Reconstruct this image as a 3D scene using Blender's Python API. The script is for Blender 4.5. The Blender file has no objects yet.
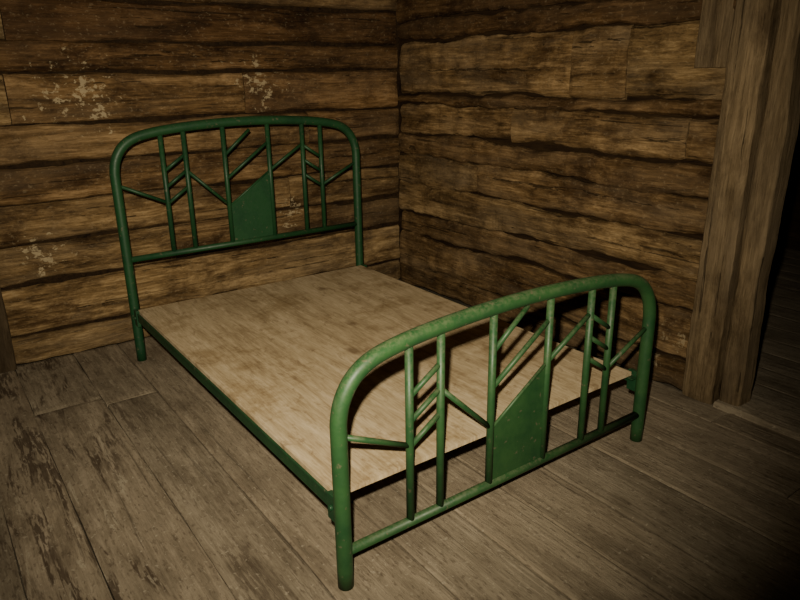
import bpy, math, random
from mathutils import Vector, Matrix, noise
random.seed(7)
W=1.39; L=2.085
RX=1.94; BY=2.40; LX=-1.9; FY=-3.0; CZ=2.45

# ---------------------------------------------------------------- helpers
def new_obj(name,verts,faces,mat=None,smooth=False,cols=None,parent=None):
    me=bpy.data.meshes.new(name); me.from_pydata(verts,[],faces); me.update()
    ob=bpy.data.objects.new(name,me); bpy.context.scene.collection.objects.link(ob)
    if mat: me.materials.append(mat)
    if smooth:
        for p in me.polygons: p.use_smooth=True
    if cols:
        at=me.color_attributes.new("board",'FLOAT_COLOR','POINT')
        for i,c in enumerate(cols): at.data[i].color=c
    if parent: ob.parent=parent
    return ob
class MB:
    def __init__(s): s.v=[];s.f=[];s.c=[]
    def add(s,v,f,c=(0,0,0,1)):
        o=len(s.v); s.v+=v; s.f+=[tuple(i+o for i in q) for q in f]; s.c+=[c]*len(v)
def board(mb,mapf,s0,s1,t0,t1,depth=0.0,back=0.04,seed=0,bright=.5,hue=.5,edge=.008,bulge=.006,rough=.003,ns=None,nt=8,flip=False,rad=.012,rec=.008):
    """board running along s, width along t, front surface at 'depth' (towards the room)"""
    Ls=s1-s0
    ns=ns or max(6,int(Ls/.025))
    V=[];F=[]
    for i in range(ns+1):
        u=i/ns; s=s0+Ls*u
        def en(k): return edge*noise.noise(Vector((s*2.0,k,1.7)))+edge*.45*noise.noise(Vector((s*8,k,4.7)))+edge*.2*noise.noise(Vector((s*30,k,2.7)))
        a=t0+en(seed*3.1); b=t1+en(seed*5.3+50)
        ring=[]
        for j in range(nt+1):
            w=j/nt
            ww=.5-.5*math.cos(w*math.pi) if nt>3 else w
            t=a+(b-a)*ww
            r=min(ww,1-ww)*(b-a)
            d=depth+bulge*(1-(2*ww-1)**4)+rough*noise.noise(Vector((s*3,t*18,seed)))+rough*1.2*noise.noise(Vector((s*11,t*9,seed+5)))
            ed=max(0,1-r/rad); d-=rec*ed*ed
            if i in(0,ns): d-=.003
            ring.append((s,t,d))
        ring=[(s,a,depth-back)]+ring+[(s,b,depth-back)]
        V+=[mapf(*p) for p in ring]
    n=nt+3
    for i in range(ns):
        for j in range(n-1):
            q=(i*n+j,(i+1)*n+j,(i+1)*n+j+1,i*n+j+1)
            F.append(q[::-1] if flip else q)
    for base in (0,ns*n):
        q=tuple(base+j for j in range(n)); F.append(q if base==0 else q[::-1])
    mb.add(V,F,(random.random(),bright,hue,1))

def N(nt,typ,**kw):
    n=nt.nodes.new(typ)
    for k,v in kw.items():
        if k in n.inputs: n.inputs[k].default_value=v
        else: setattr(n,k,v)
    return n
def new_mat(name):
    m=bpy.data.materials.new(name); m.use_nodes=True
    nt=m.node_tree; b=nt.nodes['Principled BSDF']; return m,nt,b
def ramp(nt,fac,stops):
    r=nt.nodes.new('ShaderNodeValToRGB'); el=r.color_ramp.elements
    while len(el)<len(stops): el.new(.5)
    for e,(p,c) in zip(el,stops):
        e.position=p; e.color=(*c,1) if len(c)==3 else c
    nt.links.new(fac,r.inputs[0]); return r.outputs[0]
def mix(nt,fac,a,b,mode='MIX'):
    m=nt.nodes.new('ShaderNodeMix'); m.data_type='RGBA'; m.blend_type=mode
    for s,v in ((m.inputs[0],fac),(m.inputs[6],a),(m.inputs[7],b)):
        if hasattr(v,'is_output'): nt.links.new(v,s)
        else: s.default_value=v if not isinstance(v,tuple) else (*v,1)[:4]
    return m.outputs[2]
def math_(nt,op,a,b=0.0,clamp=False):
    m=nt.nodes.new('ShaderNodeMath'); m.operation=op; m.use_clamp=clamp
    for s,v in ((m.inputs[0],a),(m.inputs[1],b)):
        if hasattr(v,'is_output'): nt.links.new(v,s)
        else: s.default_value=v
    return m.outputs[0]
def nz(nt,vec,scale,detail=6,rough=.6,dist=0):
    n=N(nt,'ShaderNodeTexNoise'); n.inputs['Scale'].default_value=scale; n.inputs['Detail'].default_value=detail
    n.inputs['Roughness'].default_value=rough; n.inputs['Distortion'].default_value=dist
    nt.links.new(vec,n.inputs['Vector']); return n.outputs['Fac']
def stretched(nt,sc,use_board=True,off=0):
    tc=nt.nodes.new('ShaderNodeTexCoord'); mp=nt.nodes.new('ShaderNodeMapping'); mp.inputs['Scale'].default_value=sc
    src=tc.outputs['Object']
    if use_board:
        at=nt.nodes.new('ShaderNodeAttribute'); at.attribute_name='board'
        sp=nt.nodes.new('ShaderNodeSeparateColor'); nt.links.new(at.outputs['Color'],sp.inputs[0])
        k=math_(nt,'MULTIPLY',sp.outputs[0],37.0)
        cb=nt.nodes.new('ShaderNodeCombineXYZ')
        for i in range(3): nt.links.new(k,cb.inputs[i])
        va=nt.nodes.new('ShaderNodeVectorMath'); va.operation='ADD'
        nt.links.new(src,va.inputs[0]); nt.links.new(cb.outputs[0],va.inputs[1]); src=va.outputs[0]
    nt.links.new(src,mp.inputs['Vector']); return mp.outputs[0]

def wood(name,axis,dark,mid,light,fleck=.0,patches=(),dustc=None,dust=0.0,grain=1.0,rough=.8,worn=False,stain=.6,redden=.6,grey=0.0,crack=.7,fine=.4,speck=0.0):
    m,nt,b=new_mat(name)
    def sc(al,ac): 
        v=[ac,ac,ac]; v[axis]=al; return tuple(v)
    at=nt.nodes.new('ShaderNodeAttribute'); at.attribute_name='board'
    sp=nt.nodes.new('ShaderNodeSeparateColor'); nt.links.new(at.outputs['Color'],sp.inputs[0])
    g1=nz(nt,stretched(nt,sc(1.2,15)),1,9,.70,.8)
    g2=nz(nt,stretched(nt,sc(6,80)),1,5,.72,.3)
    blot=nz(nt,stretched(nt,sc(2.0,4.5)),1,9,.74,.3)
    g=math_(nt,'ADD',math_(nt,'MULTIPLY',g1,1-fine),math_(nt,'MULTIPLY',g2,fine))
    c=ramp(nt,g,[(.37,dark),(.50,mid),(.62,light)])
    st=ramp(nt,blot,[(.39,(1-stain,1-stain*1.05,1-stain*1.1)),(.55,(1,1,1))])
    c=mix(nt,1.0,c,st,'MULTIPLY')
    if grey>0:
        gb=nz(nt,stretched(nt,sc(1.2,5),True),1,6,.65,.2)
        c=mix(nt,math_(nt,'MULTIPLY',ramp(nt,gb,[(.45,(0,0,0)),(.65,(1,1,1))]),grey),c,(.20,.155,.10))
    c=mix(nt,math_(nt,'MULTIPLY',sp.outputs[2],redden),c,mix(nt,1.0,c,(1.15,.66,.36),'MULTIPLY'))
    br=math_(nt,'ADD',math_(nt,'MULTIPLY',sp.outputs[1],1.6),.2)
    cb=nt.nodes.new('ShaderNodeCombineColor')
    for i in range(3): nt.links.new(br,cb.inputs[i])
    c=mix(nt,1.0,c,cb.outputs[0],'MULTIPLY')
    ck=nz(nt,stretched(nt,sc(.9,38)),1,4,.6,.5)
    ckm=ramp(nt,ck,[(.33,(1,1,1)),(.355,(0,0,0))])
    c=mix(nt,math_(nt,'MULTIPLY',ckm,crack),c,tuple(x*.3 for x in dark))
    if speck>0:
        sk=nz(nt,stretched(nt,sc(45,70),False),1,3,.7,.2)
        c=mix(nt,math_(nt,'MULTIPLY',ramp(nt,sk,[(.58,(0,0,0)),(.68,(1,1,1))]),speck),c,(.40,.31,.19))
        sk=nz(nt,stretched(nt,sc(18,55),False),1,4,.7,.2)
        c=mix(nt,math_(nt,'MULTIPLY',ramp(nt,sk,[(.57,(0,0,0)),(.68,(1,1,1))]),speck*1.6),c,(.03,.018,.008))
    if fleck>0:
        tc=nt.nodes.new('ShaderNodeTexCoord')
        acc=None
        for (px,py,pz,pr) in patches:
            vd=nt.nodes.new('ShaderNodeVectorMath'); vd.operation='DISTANCE'
            nt.links.new(tc.outputs['Object'],vd.inputs[0]); vd.inputs[1].default_value=(px,py,pz)
            q=math_(nt,'SUBTRACT',1.0,math_(nt,'DIVIDE',vd.outputs['Value'],pr),True)
            acc=q if acc is None else math_(nt,'MAXIMUM',acc,q)
        f1=nz(nt,stretched(nt,sc(20,26),False),1,5,.72,.3)
        fm=math_(nt,'ADD',f1,math_(nt,'MULTIPLY',acc,.22))
        fm=ramp(nt,fm,[(.70,(0,0,0)),(.74,(1,1,1))])
        c=mix(nt,math_(nt,'MULTIPLY',fm,fleck),c,(.42,.34,.21))
    if dust>0:
        d=nz(nt,stretched(nt,(2.0,2.0,2.0),False),1,10,.75)
        dm=ramp(nt,d,[(.38,(.15,)*3),(.62,(1,1,1))])
        c=mix(nt,math_(nt,'MULTIPLY',dm,dust),c,dustc)
    if worn:
        tc=nt.nodes.new('ShaderNodeTexCoord'); sx=nt.nodes.new('ShaderNodeSeparateXYZ'); nt.links.new(tc.outputs['Object'],sx.inputs[0])
        mr=nt.nodes.new('ShaderNodeMapRange'); mr.inputs[1].default_value=.05; mr.inputs[2].default_value=-.4
        nt.links.new(sx.outputs[0],mr.inputs[0])
        w1=nz(nt,stretched(nt,sc(1.6,9),True),1,4,.6,.8)
        w1m=ramp(nt,w1,[(.51,(0,0,0)),(.58,(1,1,1))])
        w2=nz(nt,stretched(nt,sc(9,75),True),1,3,.6,.5)
        w2m=ramp(nt,w2,[(.45,(0,0,0)),(.52,(1,1,1))])
        mk=math_(nt,'MULTIPLY',mr.outputs[0],w1m)
        c=mix(nt,math_(nt,'MULTIPLY',math_(nt,'MULTIPLY',mk,w2m),.75),c,(.045,.028,.017))
        w3=nz(nt,stretched(nt,sc(4.5,22),False),1,5,.7,.5)
        w3m=ramp(nt,w3,[(.60,(0,0,0)),(.65,(1,1,1))])
        c=mix(nt,math_(nt,'MULTIPLY',math_(nt,'MULTIPLY',w3m,mr.outputs[0]),.5),c,(.44,.38,.28))
        w4=nz(nt,stretched(nt,sc(6,14),False),1,7,.75,.6)
        c=mix(nt,math_(nt,'MULTIPLY',ramp(nt,w4,[(.60,(0,0,0)),(.70,(1,1,1))]),.45),c,(.07,.048,.03))
        w5=nz(nt,stretched(nt,sc(30,90),False),1,3,.7,.2)
        c=mix(nt,math_(nt,'MULTIPLY',ramp(nt,w5,[(.55,(0,0,0)),(.68,(1,1,1))]),.55),c,(.06,.04,.025))
        w6=nz(nt,stretched(nt,(55,55,55),False),1,2,.6,.2)
        c=mix(nt,math_(nt,'MULTIPLY',ramp(nt,w6,[(.64,(0,0,0)),(.70,(1,1,1))]),.35),c,(.48,.42,.32))
    nt.links.new(c,b.inputs['Base Color'])
    b.inputs['Roughness'].default_value=rough; b.inputs['Specular IOR Level'].default_value=.15
    bp=nt.nodes.new('ShaderNodeBump'); bp.inputs['Strength'].default_value=.9*grain; bp.inputs['Distance'].default_value=.018
    h=math_(nt,'ADD',math_(nt,'ADD',g,math_(nt,'MULTIPLY',ckm,-.5*crack)),math_(nt,'MULTIPLY',blot,.5))
    nt.links.new(h,bp.inputs['Height']); nt.links.new(bp.outputs[0],b.inputs['Normal'])
    return m

WD=(.048,.029,.012); WM=(.185,.120,.051); WL=(.40,.285,.145)
m_wb=wood('wall_wood_x',0,WD,WM,WL,fleck=.7,patches=((-.34,2.4,.56,.24),(-.05,2.4,1.33,.33),(.95,2.4,1.38,.30),(1.1,2.4,.62,.2)),stain=.74,grey=.35,speck=.22,redden=.55)
m_wr=wood('wall_wood_y',1,WD,WM,WL,fleck=.5,patches=((1.94,.22,.24,.14),(1.94,.3,.12,.1)),stain=.70,grey=.45,speck=.2,redden=.55)
m_trim=wood('trim_wood',2,(.080,.054,.028),(.160,.115,.064),(.26,.19,.11),fleck=0,stain=.5,redden=.25,grey=.4)
m_floor=wood('floor_wood',1,(.14,.110,.074),(.24,.196,.137),(.36,.30,.22),dust=.36,dustc=(.31,.258,.185),worn=True,stain=.38,rough=.9,redden=.15,crack=.5,grain=.6,fine=.5)
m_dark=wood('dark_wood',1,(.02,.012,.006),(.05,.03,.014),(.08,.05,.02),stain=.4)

# ---------------------------------------------------------------- back wall
mb=MB()
fb=lambda s,t,d:(s,BY-d,t)
rows=[(0,.15,[(-1.9,1.94,.48,.1)]),
(.158,.415,[(-1.9,1.94,.58,.12)]),
(.428,.62,[(-1.9,.35,.45,.15),(.35,1.94,.38,.3)]),
(.632,.83,[(-1.9,1.1,.45,.2),(1.1,1.94,.42,.2)]),
(.842,1.02,[(-1.9,1.94,.32,.45)]),
(1.032,1.21,[(-1.9,1.25,.36,.35),(1.25,1.94,.30,.5)]),
(1.222,1.455,[(-1.9,-.36,.52,.1),(-.36,.85,.38,.4),(.85,1.94,.34,.6)]),
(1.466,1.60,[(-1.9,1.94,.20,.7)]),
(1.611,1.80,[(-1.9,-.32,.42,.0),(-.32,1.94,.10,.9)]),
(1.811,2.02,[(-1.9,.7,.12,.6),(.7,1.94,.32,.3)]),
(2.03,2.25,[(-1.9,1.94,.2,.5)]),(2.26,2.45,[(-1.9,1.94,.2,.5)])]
k=0
for z0,z1,bs in rows:
    dd=random.uniform(-.020,.012)
    for s0,s1,br,hu in bs:
        k+=1; board(mb,fb,s0+.002,s1-.002,z0,z1-.002,depth=dd+random.uniform(-.003,.003),seed=k,bright=br,hue=hu,edge=.018,bulge=.006,rough=.008,rad=.014,rec=.014,nt=14)
new_obj('wall_back',mb.v+[],mb.f,m_wb,False,mb.c)
# right wall
mb=MB()
fr=lambda s,t,d:(RX-d,s,t)
Y0=.10
rows=[(0,.14,[(Y0,2.4,.30,.3)]),
(.147,.375,[(Y0,2.4,.38,.3)]),
(.384,.53,[(Y0,2.4,.33,.35)]),
(.539,.72,[(Y0,2.4,.45,.15)]),
(.729,.905,[(Y0,1.6,.40,.3),(1.6,2.4,.47,.15)]),
(.914,1.05,[(Y0,2.4,.30,.4)]),
(1.059,1.24,[(Y0,.28,.42,.3),(.28,1.35,.46,.25),(1.35,2.4,.50,.25)]),
(1.248,1.30,[(Y0,2.4,.24,.5)]),
(1.308,1.62,[(Y0,.62,.52,.1),(.62,.95,.42,.25),(.95,2.4,.48,.25)]),
(1.628,1.74,[(Y0,2.4,.15,.7)]),
(1.748,1.95,[(Y0,2.4,.12,.7)]),(1.958,2.2,[(Y0,2.4,.15,.5)]),(2.208,2.45,[(Y0,2.4,.2,.5)])]
for z0,z1,bs in rows:
    dd=random.uniform(-.020,.012)
    for s0,s1,br,hu in bs:
        k+=1; board(mb,fr,s0+.002,s1-.002,z0,z1-.002,depth=dd+random.uniform(-.003,.003),seed=k,bright=br,hue=hu,edge=.032,bulge=.008,rough=.010,rad=.016,rec=.015,nt=14,flip=True)
for i in range(10):
    k+=1; board(mb,fr,FY,-1.12,i*.245,i*.245+.24,seed=k,bright=.35,hue=.3,edge=.016,flip=True)
for i in range(2):
    k+=1; board(mb,fr,-1.12,Y0,1.99+i*.23,2.21+i*.23,seed=k,bright=.3,hue=.3,edge=.01,flip=True)
new_obj('wall_right',mb.v,mb.f,m_wr,False,mb.c)
mb=MB(); fl=lambda s,t,d:(LX+d,s,t)
for i in range(10):
    k+=1; board(mb,fl,FY,BY,i*.245,i*.245+.24,seed=k,bright=.35,hue=.3,edge=.016,ns=40)
new_obj('wall_left',mb.v,mb.f,m_wr,False,mb.c)
mb=MB(); ff=lambda s,t,d:(s,FY+d,t)
for i in range(10):
    k+=1; board(mb,ff,LX,RX,i*.245,i*.245+.24,seed=k,bright=.35,hue=.3,edge=.016,ns=40,flip=True)
new_obj('wall_front',mb.v,mb.f,m_wb,False,mb.c)
mb=MB(); fc=lambda s,t,d:(t,s,CZ-d)
x=LX
while x<RX:
    k+=1; board(mb,fc,FY,BY,x,min(x+.22,RX),seed=k,bright=.3,hue=.3,edge=.004,ns=20,nt=4); x+=.225
new_obj('ceiling',mb.v,mb.f,m_wr,False,mb.c)

# ---------------------------------------------------------------- floor
mb=MB(); ffl=lambda s,t,d:(t,s,d)
random.seed(21)
x=LX-.05
while x<RX-.02:
    w=random.uniform(.20,.30); x1=min(x+w,RX)
    if RX-x1<.08: x1=RX
    y=FY-random.random()*1.5
    while y<BY:
        ln=random.uniform(1.8,3.4); y1=min(y+ln,BY+.02)
        if BY-y1<.4: y1=BY+.02
        if y1>FY+.1:
            k+=1; board(mb,ffl,max(y,FY)+.0018,y1-.0018,x+.0018,x1-.0018,depth=-.003+random.uniform(-.002,.0008),back=.03,seed=k,bright=random.uniform(.43,.56),hue=random.uniform(0,.35),edge=.004,bulge=.0008,rough=.001,nt=8,flip=True,rad=.008,rec=.004)
        y=y1
    x=x1
x=RX+.16
while x<5.0:
    k+=1; board(mb,ffl,FY,BY,x,x+.2,depth=-.004,back=.03,seed=k,bright=.4,hue=.2,edge=.002,bulge=.0005,rough=.001,ns=30,nt=4,flip=True,rec=.002); x+=.203
o=len(mb.v); mb.v+=[(LX-.2,FY-.2,-.035),(5.2,FY-.2,-.035),(5.2,BY+.2,-.035),(LX-.2,BY+.2,-.035)]; mb.f.append((o,o+1,o+2,o+3)); mb.c+=[(0,0,0,1)]*4
new_obj('floor',mb.v,mb.f,m_floor,False,mb.c)

mb=MB()
def quadbox(x0,x1,y0,y1,z0,z1):
    v=[(x,y,z) for x in(x0,x1) for y in(y0,y1) for z in(z0,z1)]
    return v,[(0,1,3,2),(4,6,7,5),(0,4,5,1),(2,3,7,6),(0,2,6,4),(1,5,7,3)]
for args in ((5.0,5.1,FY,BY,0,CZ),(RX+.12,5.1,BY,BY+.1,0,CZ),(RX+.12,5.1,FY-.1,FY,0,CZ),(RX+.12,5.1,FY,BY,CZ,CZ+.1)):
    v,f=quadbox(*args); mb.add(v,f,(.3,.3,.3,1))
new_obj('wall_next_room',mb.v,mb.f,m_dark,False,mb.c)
mb=MB()
for args in ((RX+.035,RX+.10,.0,BY+.1,0,CZ),(RX+.035,RX+.10,FY-.1,-1.12,0,CZ),(RX+.035,RX+.10,-1.12,0,1.99,CZ),(LX-.1,RX+.1,BY+.035,BY+.10,0,CZ),
             (LX-.10,LX-.03,FY-.1,BY+.1,0,CZ),(LX-.1,RX+.1,FY-.10,FY-.03,0,CZ),(LX-.1,RX+.1,FY-.1,BY+.1,CZ+.03,CZ+.1)):
    v,f=quadbox(*args); mb.add(v,f,(.3,.2,.3,1))
new_obj('wall_core',mb.v,mb.f,m_dark,False,mb.c)

# ---------------------------------------------------------------- door trim
door=bpy.data.objects.new('door_1',None); bpy.context.scene.collection.objects.link(door)
mb=MB()
fd=lambda s,t,d:(RX-d,t,s)
board(mb,fd,0,2.05,-.022,.125,depth=.035,back=.07,seed=301,bright=.56,hue=.1,edge=.012,bulge=.003,rough=.005)
board(mb,fd,0,2.02,-.125,-.034,depth=.004,back=.10,seed=302,bright=.50,hue=.1,edge=.012,bulge=.003,rough=.005)
board(mb,fd,0,2.02,-1.13,-1.03,depth=.005,back=.14,seed=303,bright=.46,hue=.15,edge=.006,bulge=.003)
fh=lambda s,t,d:(RX-d,s,t)
board(mb,fh,-1.2,.1,1.97,2.09,depth=.05,back=.09,seed=304,bright=.4,hue=.15,edge=.006,bulge=.003,flip=True)
ob=new_obj('jambs',mb.v,mb.f,m_trim,False,mb.c,parent=door)
mb=MB()
ft=lambda s,t,d:(t,s,d)
board(mb,ft,-1.03,-.03,RX-.03,RX+.16,depth=.022,back=.03,seed=305,bright=.6,hue=.0,edge=.006,bulge=.002,flip=True)
new_obj('threshold',mb.v,mb.f,m_floor,False,mb.c,parent=door)
mb=MB()
board(mb,fd,1.44,1.74,.13,.27,depth=.022,back=.03,seed=306,bright=.50,hue=.15,edge=.008,bulge=.002)
new_obj('trim_1',mb.v,mb.f,m_trim,False,mb.c)
mb=MB()
fv=lambda s,t,d:(t,BY-d,s)
board(mb,fv,0,2.44,-.72,-.555,depth=.045,back=.05,seed=307,bright=.10,hue=.3,edge=.008,bulge=.003,flip=True)
new_obj('trim_2',mb.v,mb.f,m_trim,False,mb.c)

# ---------------------------------------------------------------- green bed
def green(name,c0,c1,dustf):
    m,nt,b=new_mat(name)
    v=stretched(nt,(1,1,1),False)
    a=nz(nt,v,7,5,.6); f=nz(nt,v,60,4,.7)
    c=ramp(nt,a,[(.35,c0),(.62,c1)])
    gm=nt.nodes.new('ShaderNodeNewGeometry'); sx=nt.nodes.new('ShaderNodeSeparateXYZ'); nt.links.new(gm.outputs['Normal'],sx.inputs[0])
    up=math_(nt,'MULTIPLY',math_(nt,'MAXIMUM',sx.outputs[2],0.0),ramp(nt,f,[(.4,(0,0,0)),(.65,(1,1,1))]))
    c=mix(nt,math_(nt,'MULTIPLY',up,dustf),c,(.16,.16,.09))
    ch=nz(nt,v,38,4,.65); chm=ramp(nt,ch,[(.63,(0,0,0)),(.67,(1,1,1))])
    c=mix(nt,math_(nt,'MULTIPLY',chm,.7),c,(.10,.095,.055))
    nt.links.new(c,b.inputs['Base Color'])
    r=math_(nt,'ADD',math_(nt,'MULTIPLY',f,.35),.32); nt.links.new(r,b.inputs['Roughness'])
    b.inputs['Specular IOR Level'].default_value=.38
    bp=nt.nodes.new('ShaderNodeBump'); bp.inputs['Strength'].default_value=.15; bp.inputs['Distance'].default_value=.003
    nt.links.new(f,bp.inputs['Height']); nt.links.new(bp.outputs[0],b.inputs['Normal'])
    return m
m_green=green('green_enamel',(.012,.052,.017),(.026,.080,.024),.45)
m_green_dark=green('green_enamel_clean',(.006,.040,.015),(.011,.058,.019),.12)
def sweep(pts,r,seg=20,caps=True):
    pts=[Vector(p) for p in pts]; V=[];F=[]; n=len(pts); prev=None
    for i,p in enumerate(pts):
        t=(pts[min(i+1,n-1)]-pts[max(i-1,0)]).normalized()
        a=Vector((0,1,0)) if abs(t.y)<.9 else Vector((1,0,0))
        s=t.cross(a).normalized(); q=t.cross(s).normalized()
        rr=r[i] if isinstance(r,list) else r
        for j in range(seg):
            an=2*math.pi*j/seg; V.append(tuple(p+s*math.cos(an)*rr+q*math.sin(an)*rr))
    for i in range(n-1):
        for j in range(seg):
            F.append((i*seg+j,i*seg+(j+1)%seg,(i+1)*seg+(j+1)%seg,(i+1)*seg+j))
    if caps:
        F.append(tuple(range(seg))[::-1]); F.append(tuple((n-1)*seg+j for j in range(seg)))
    return V,F
def catmull(P,sub=8):
    P=[Vector(p) for p in P]; out=[]
    Q=[P[0]*2-P[1]]+P+[P[-1]*2-P[-2]]
    for i in range(1,len(Q)-2):
        a,b,c,d=Q[i-1:i+3]
        for k in range(sub):
            t=k/sub
            out.append(.5*((2*b)+(c-a)*t+(2*a-5*b+4*c-d)*t*t+(3*b-a-3*c+d)*t**3))
    out.append(P[-1]); return out
bed=bpy.data.objects.new('bed',None); bpy.context.scene.collection.objects.link(bed)
R=.0240
half=[(0,-.02),(.002,.03),(.016,.085),(.05,.138),(.105,.176),(.19,.199),(.32,.216),(.5,.228),(.695,.233)]
def end_frame(name,y,base,lowrail,zshift,m_green):
    prof=[(0,.0),(0,.06)]+[(0,base-.15)]+[(a,base+h) for a,h in half]
    full=[(a,z) for a,z in prof]+[(W-a,z) for a,z in reversed(prof[:-1])]
    cur=catmull([(a,y,z) for a,z in full[1:-1]],7)
    pts=[(0,y,0)]+[tuple(p) for p in cur]+[(W,y,0)]
    v,f=sweep(pts,R,24); o=new_obj(name+'_tube',v,f,m_green,True,parent=bed)
    v,f=sweep([(R*.6,y,lowrail),(W-R*.6,y,lowrail)],.0155,18)
    new_obj(name+'_rail',v,f,m_green,True,parent=bed)
    def topz(s):
        s=min(s,W-s); P=[(a,base+h) for a,h in half]
        for (a0,z0),(a1,z1) in zip(P,P[1:]):
            if a0<=s<=a1+1e-6: return z0+(z1-z0)*(s-a0)/(a1-a0)
        return P[-1][1]
    mb=MB()
    vs=[.24,.357,.567,W-.567,W-.357,W-.24]
    for s in vs:
        v,f=sweep([(s,y,lowrail),(s,y,topz(s)-.005)],.0128,14); mb.add(v,f)
    z=lambda h:h+zshift
    v1,v2,v3,v4,v5,v6=vs
    D=[(0,.500,v1,.385)]
    for h in (.545,.463,.380): D.append((v1,h,v2,h+.078))
    D.append((v2,.538,v3,.335))
    D.append((v3,.475,v4,.655)); D.append((v3,.600,v3+.15,.725))
    D.append((v4,.500,v5,.630))
    for h in (.623,.541,.458): D.append((v5,h,v6,h-.078))
    D.append((v6,.385,W,.500))
    for a,h,b,h2 in D:
        v,f=sweep([(a,y,z(h)),(b,y,z(h2))],.0088,12); mb.add(v,f)
    new_obj(name+'_ornament_bars',mb.v,mb.f,m_green,True,parent=bed)
    pl=[(v3,lowrail),(v4,lowrail),(v4,z(.500)),(v3,z(.325))]
    V=[(a,y+s*.004,b) for s in(-1,1) for a,b in pl]
    F=[(0,1,2,3),(7,6,5,4)]+[(i,i+4,(i+1)%4+4,(i+1)%4) for i in range(4)]
    new_obj(name+'_panel',V,F,m_green,False,parent=bed)
    v,f=sweep([(v3,y,z(.325)),(v4,y,z(.500))],.006,10); new_obj(name+'_panel_lip',v,f,m_green,True,parent=bed)
end_frame('footboard',0,.520,.118,0,m_green)
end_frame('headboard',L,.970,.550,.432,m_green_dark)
mb=MB()
PZ=.272
for side in (0,1):
    xo=-.006 if side==0 else W+.006
    ins=1 if side==0 else -1
    for (x0,x1,z0,z1) in ((xo,xo+ins*.005,PZ-.036,PZ+.010),(xo,xo+ins*.045,PZ-.005,PZ)):
        v,f=quadbox(min(x0,x1),max(x0,x1),.02,L-.02,z0,z1); mb.add(v,f)
    for yy in (R-.003,L-R-.042):
        v,f=quadbox(min(xo-ins*.006,xo+ins*.012),max(xo-ins*.006,xo+ins*.012),yy,yy+.045,PZ-.065,PZ+.022); mb.add(v,f)
        v,f=sweep([(xo-ins*.013,yy+.022,PZ-.02),(xo+ins*.0,yy+.022,PZ-.02)],.009,10); mb.add(v,f)
o=new_obj('side_rails',mb.v,mb.f,m_green_dark,False,parent=bed)
bv=o.modifiers.new('b','BEVEL'); bv.width=.002; bv.segments=2
mb=MB()
for yy in (.12,.70,1.30,1.93):
    for (y0,y1,z0,z1) in ((yy,yy+.035,PZ-.010,PZ-.005),(yy,yy+.005,PZ-.04,PZ-.005)):
        v,f=quadbox(0.0,W,y0,y1,z0,z1); mb.add(v,f)
new_obj('cross_rails',mb.v,mb.f,m_green_dark,False,parent=bed)

# ---------------------------------------------------------------- plywood
def ply():
    m,nt,b=new_mat('plywood')
    g1=nz(nt,stretched(nt,(6.5,1.2,4),False),1,8,.68,1.4)
    g3=nz(nt,stretched(nt,(26,2.6,4),False),1,6,.66,1.0)
    fine=nz(nt,stretched(nt,(150,14,30),False),1,4,.7)
    g=math_(nt,'ADD',math_(nt,'ADD',math_(nt,'MULTIPLY',g1,.35),math_(nt,'MULTIPLY',g3,.33)),math_(nt,'MULTIPLY',fine,.32))
    c=ramp(nt,g,[(.39,(.30,.215,.118)),(.5,(.48,.37,.225)),(.60,(.62,.495,.325))])
    bl=nz(nt,stretched(nt,(2.6,3.2,2),False),1,9,.76)
    c=mix(nt,1.0,c,ramp(nt,bl,[(.38,(.68,.63,.55)),(.50,(1,1,1))]),'MULTIPLY')
    vo=N(nt,'ShaderNodeTexVoronoi'); vo.inputs['Scale'].default_value=1; vo.inputs['Randomness'].default_value=1
    nt.links.new(stretched(nt,(4.2,2.6,1),False),vo.inputs['Vector'])
    kn=ramp(nt,math_(nt,'ADD',vo.outputs['Distance'],math_(nt,'MULTIPLY',math_(nt,'SUBTRACT',nz(nt,stretched(nt,(30,14,1),False),1,3),.5),.14)),[(.06,(1,1,1)),(.15,(0,0,0))])
    c=mix(nt,math_(nt,'MULTIPLY',kn,.65),c,(.13,.075,.035))
    ft=nz(nt,stretched(nt,(20,11,8),False),1,6,.75,.6)
    c=mix(nt,math_(nt,'MULTIPLY',ramp(nt,ft,[(.56,(0,0,0)),(.65,(1,1,1))]),.55),c,(.19,.12,.06))
    nt.links.new(c,b.inputs['Base Color']); b.inputs['Roughness'].default_value=.8; b.inputs['Specular IOR Level'].default_value=.15
    bp=nt.nodes.new('ShaderNodeBump'); bp.inputs['Strength'].default_value=.2; bp.inputs['Distance'].default_value=.004
    nt.links.new(fine,bp.inputs['Height']); nt.links.new(bp.outputs[0],b.inputs['Normal'])
    return m
nx,ny=24,36; V=[];F=[]
x0,x1,y0,y1=.006,W-.012,.045,L-.035
def sag(x,y): return .0015*noise.noise(Vector((x*2,y*1.5,0)))
for lay in (0,1):
    for i in range(nx+1):
        for j in range(ny+1):
            x=x0+(x1-x0)*i/nx; y=y0+(y1-y0)*j/ny
            V.append((x,y,PZ+.002+sag(x,y)+lay*.016))
n=(nx+1)*(ny+1); I=lambda l,i,j:l*n+i*(ny+1)+j
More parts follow.
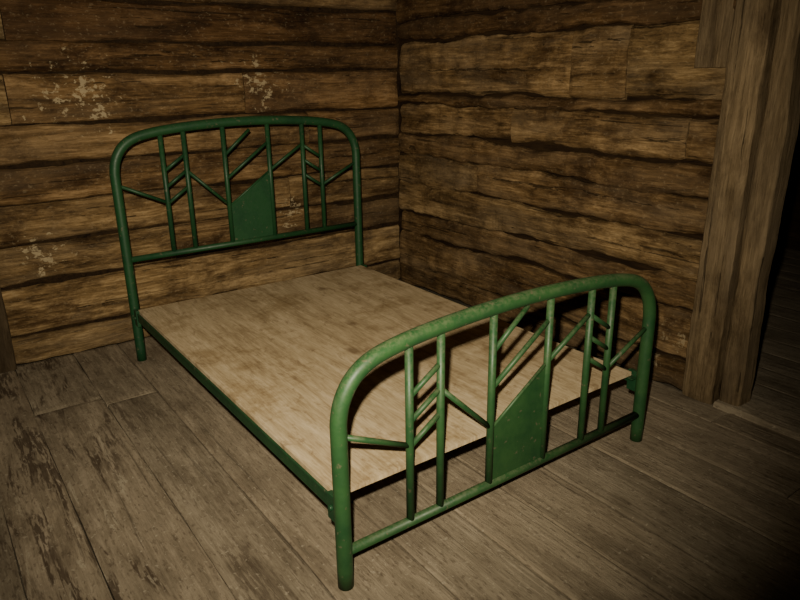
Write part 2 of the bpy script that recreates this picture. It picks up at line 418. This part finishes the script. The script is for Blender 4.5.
for i in range(nx):
    for j in range(ny):
        F.append((I(1,i,j),I(1,i+1,j),I(1,i+1,j+1),I(1,i,j+1))); F.append((I(0,i,j),I(0,i,j+1),I(0,i+1,j+1),I(0,i+1,j)))
for i in range(nx):
    F.append((I(0,i,0),I(0,i+1,0),I(1,i+1,0),I(1,i,0))); F.append((I(0,i,ny),I(1,i,ny),I(1,i+1,ny),I(0,i+1,ny)))
for j in range(ny):
    F.append((I(0,0,j),I(1,0,j),I(1,0,j+1),I(0,0,j+1))); F.append((I(0,nx,j),I(0,nx,j+1),I(1,nx,j+1),I(1,nx,j)))
new_obj('plywood_sheet',V,F,ply(),parent=bed)

# ---------------------------------------------------------------- camera
f,yaw,pitch,roll,cx,cy,cz=673.4,.6203,.3266,-.0143,-.8018,-1.4188,1.4398
fw=Vector((math.sin(yaw)*math.cos(pitch),math.cos(yaw)*math.cos(pitch),-math.sin(pitch)))
rt=Vector((math.cos(yaw),-math.sin(yaw),0)); up=rt.cross(fw)
r2=rt*math.cos(roll)+up*math.sin(roll); u2=-rt*math.sin(roll)+up*math.cos(roll)
M=Matrix((r2,u2,-fw)).transposed().to_4x4(); M.translation=Vector((cx,cy,cz))
cd=bpy.data.cameras.new('camera'); cam=bpy.data.objects.new('camera',cd); bpy.context.scene.collection.objects.link(cam)
cd.sensor_width=36; cd.lens=36*f/800; cd.clip_start=.02; cam.matrix_world=M
bpy.context.scene.camera=cam

# ---------------------------------------------------------------- lights
ld=bpy.data.lights.new('flash','SPOT'); lo=bpy.data.objects.new('flash',ld); bpy.context.scene.collection.objects.link(lo)
lo.location=Vector((cx,cy,cz))+u2*.14-r2*.06
tgt=Vector((1.0,1.75,.70))
lo.rotation_euler=(tgt-lo.location).to_track_quat('-Z','Y').to_euler()
ld.energy=490; ld.color=(1,.89,.67); ld.spot_size=math.radians(92); ld.spot_blend=1; ld.shadow_soft_size=.02
w=bpy.data.worlds.new('world'); bpy.context.scene.world=w; w.use_nodes=True
w.node_tree.nodes['Background'].inputs[0].default_value=(.02,.015,.01,1)
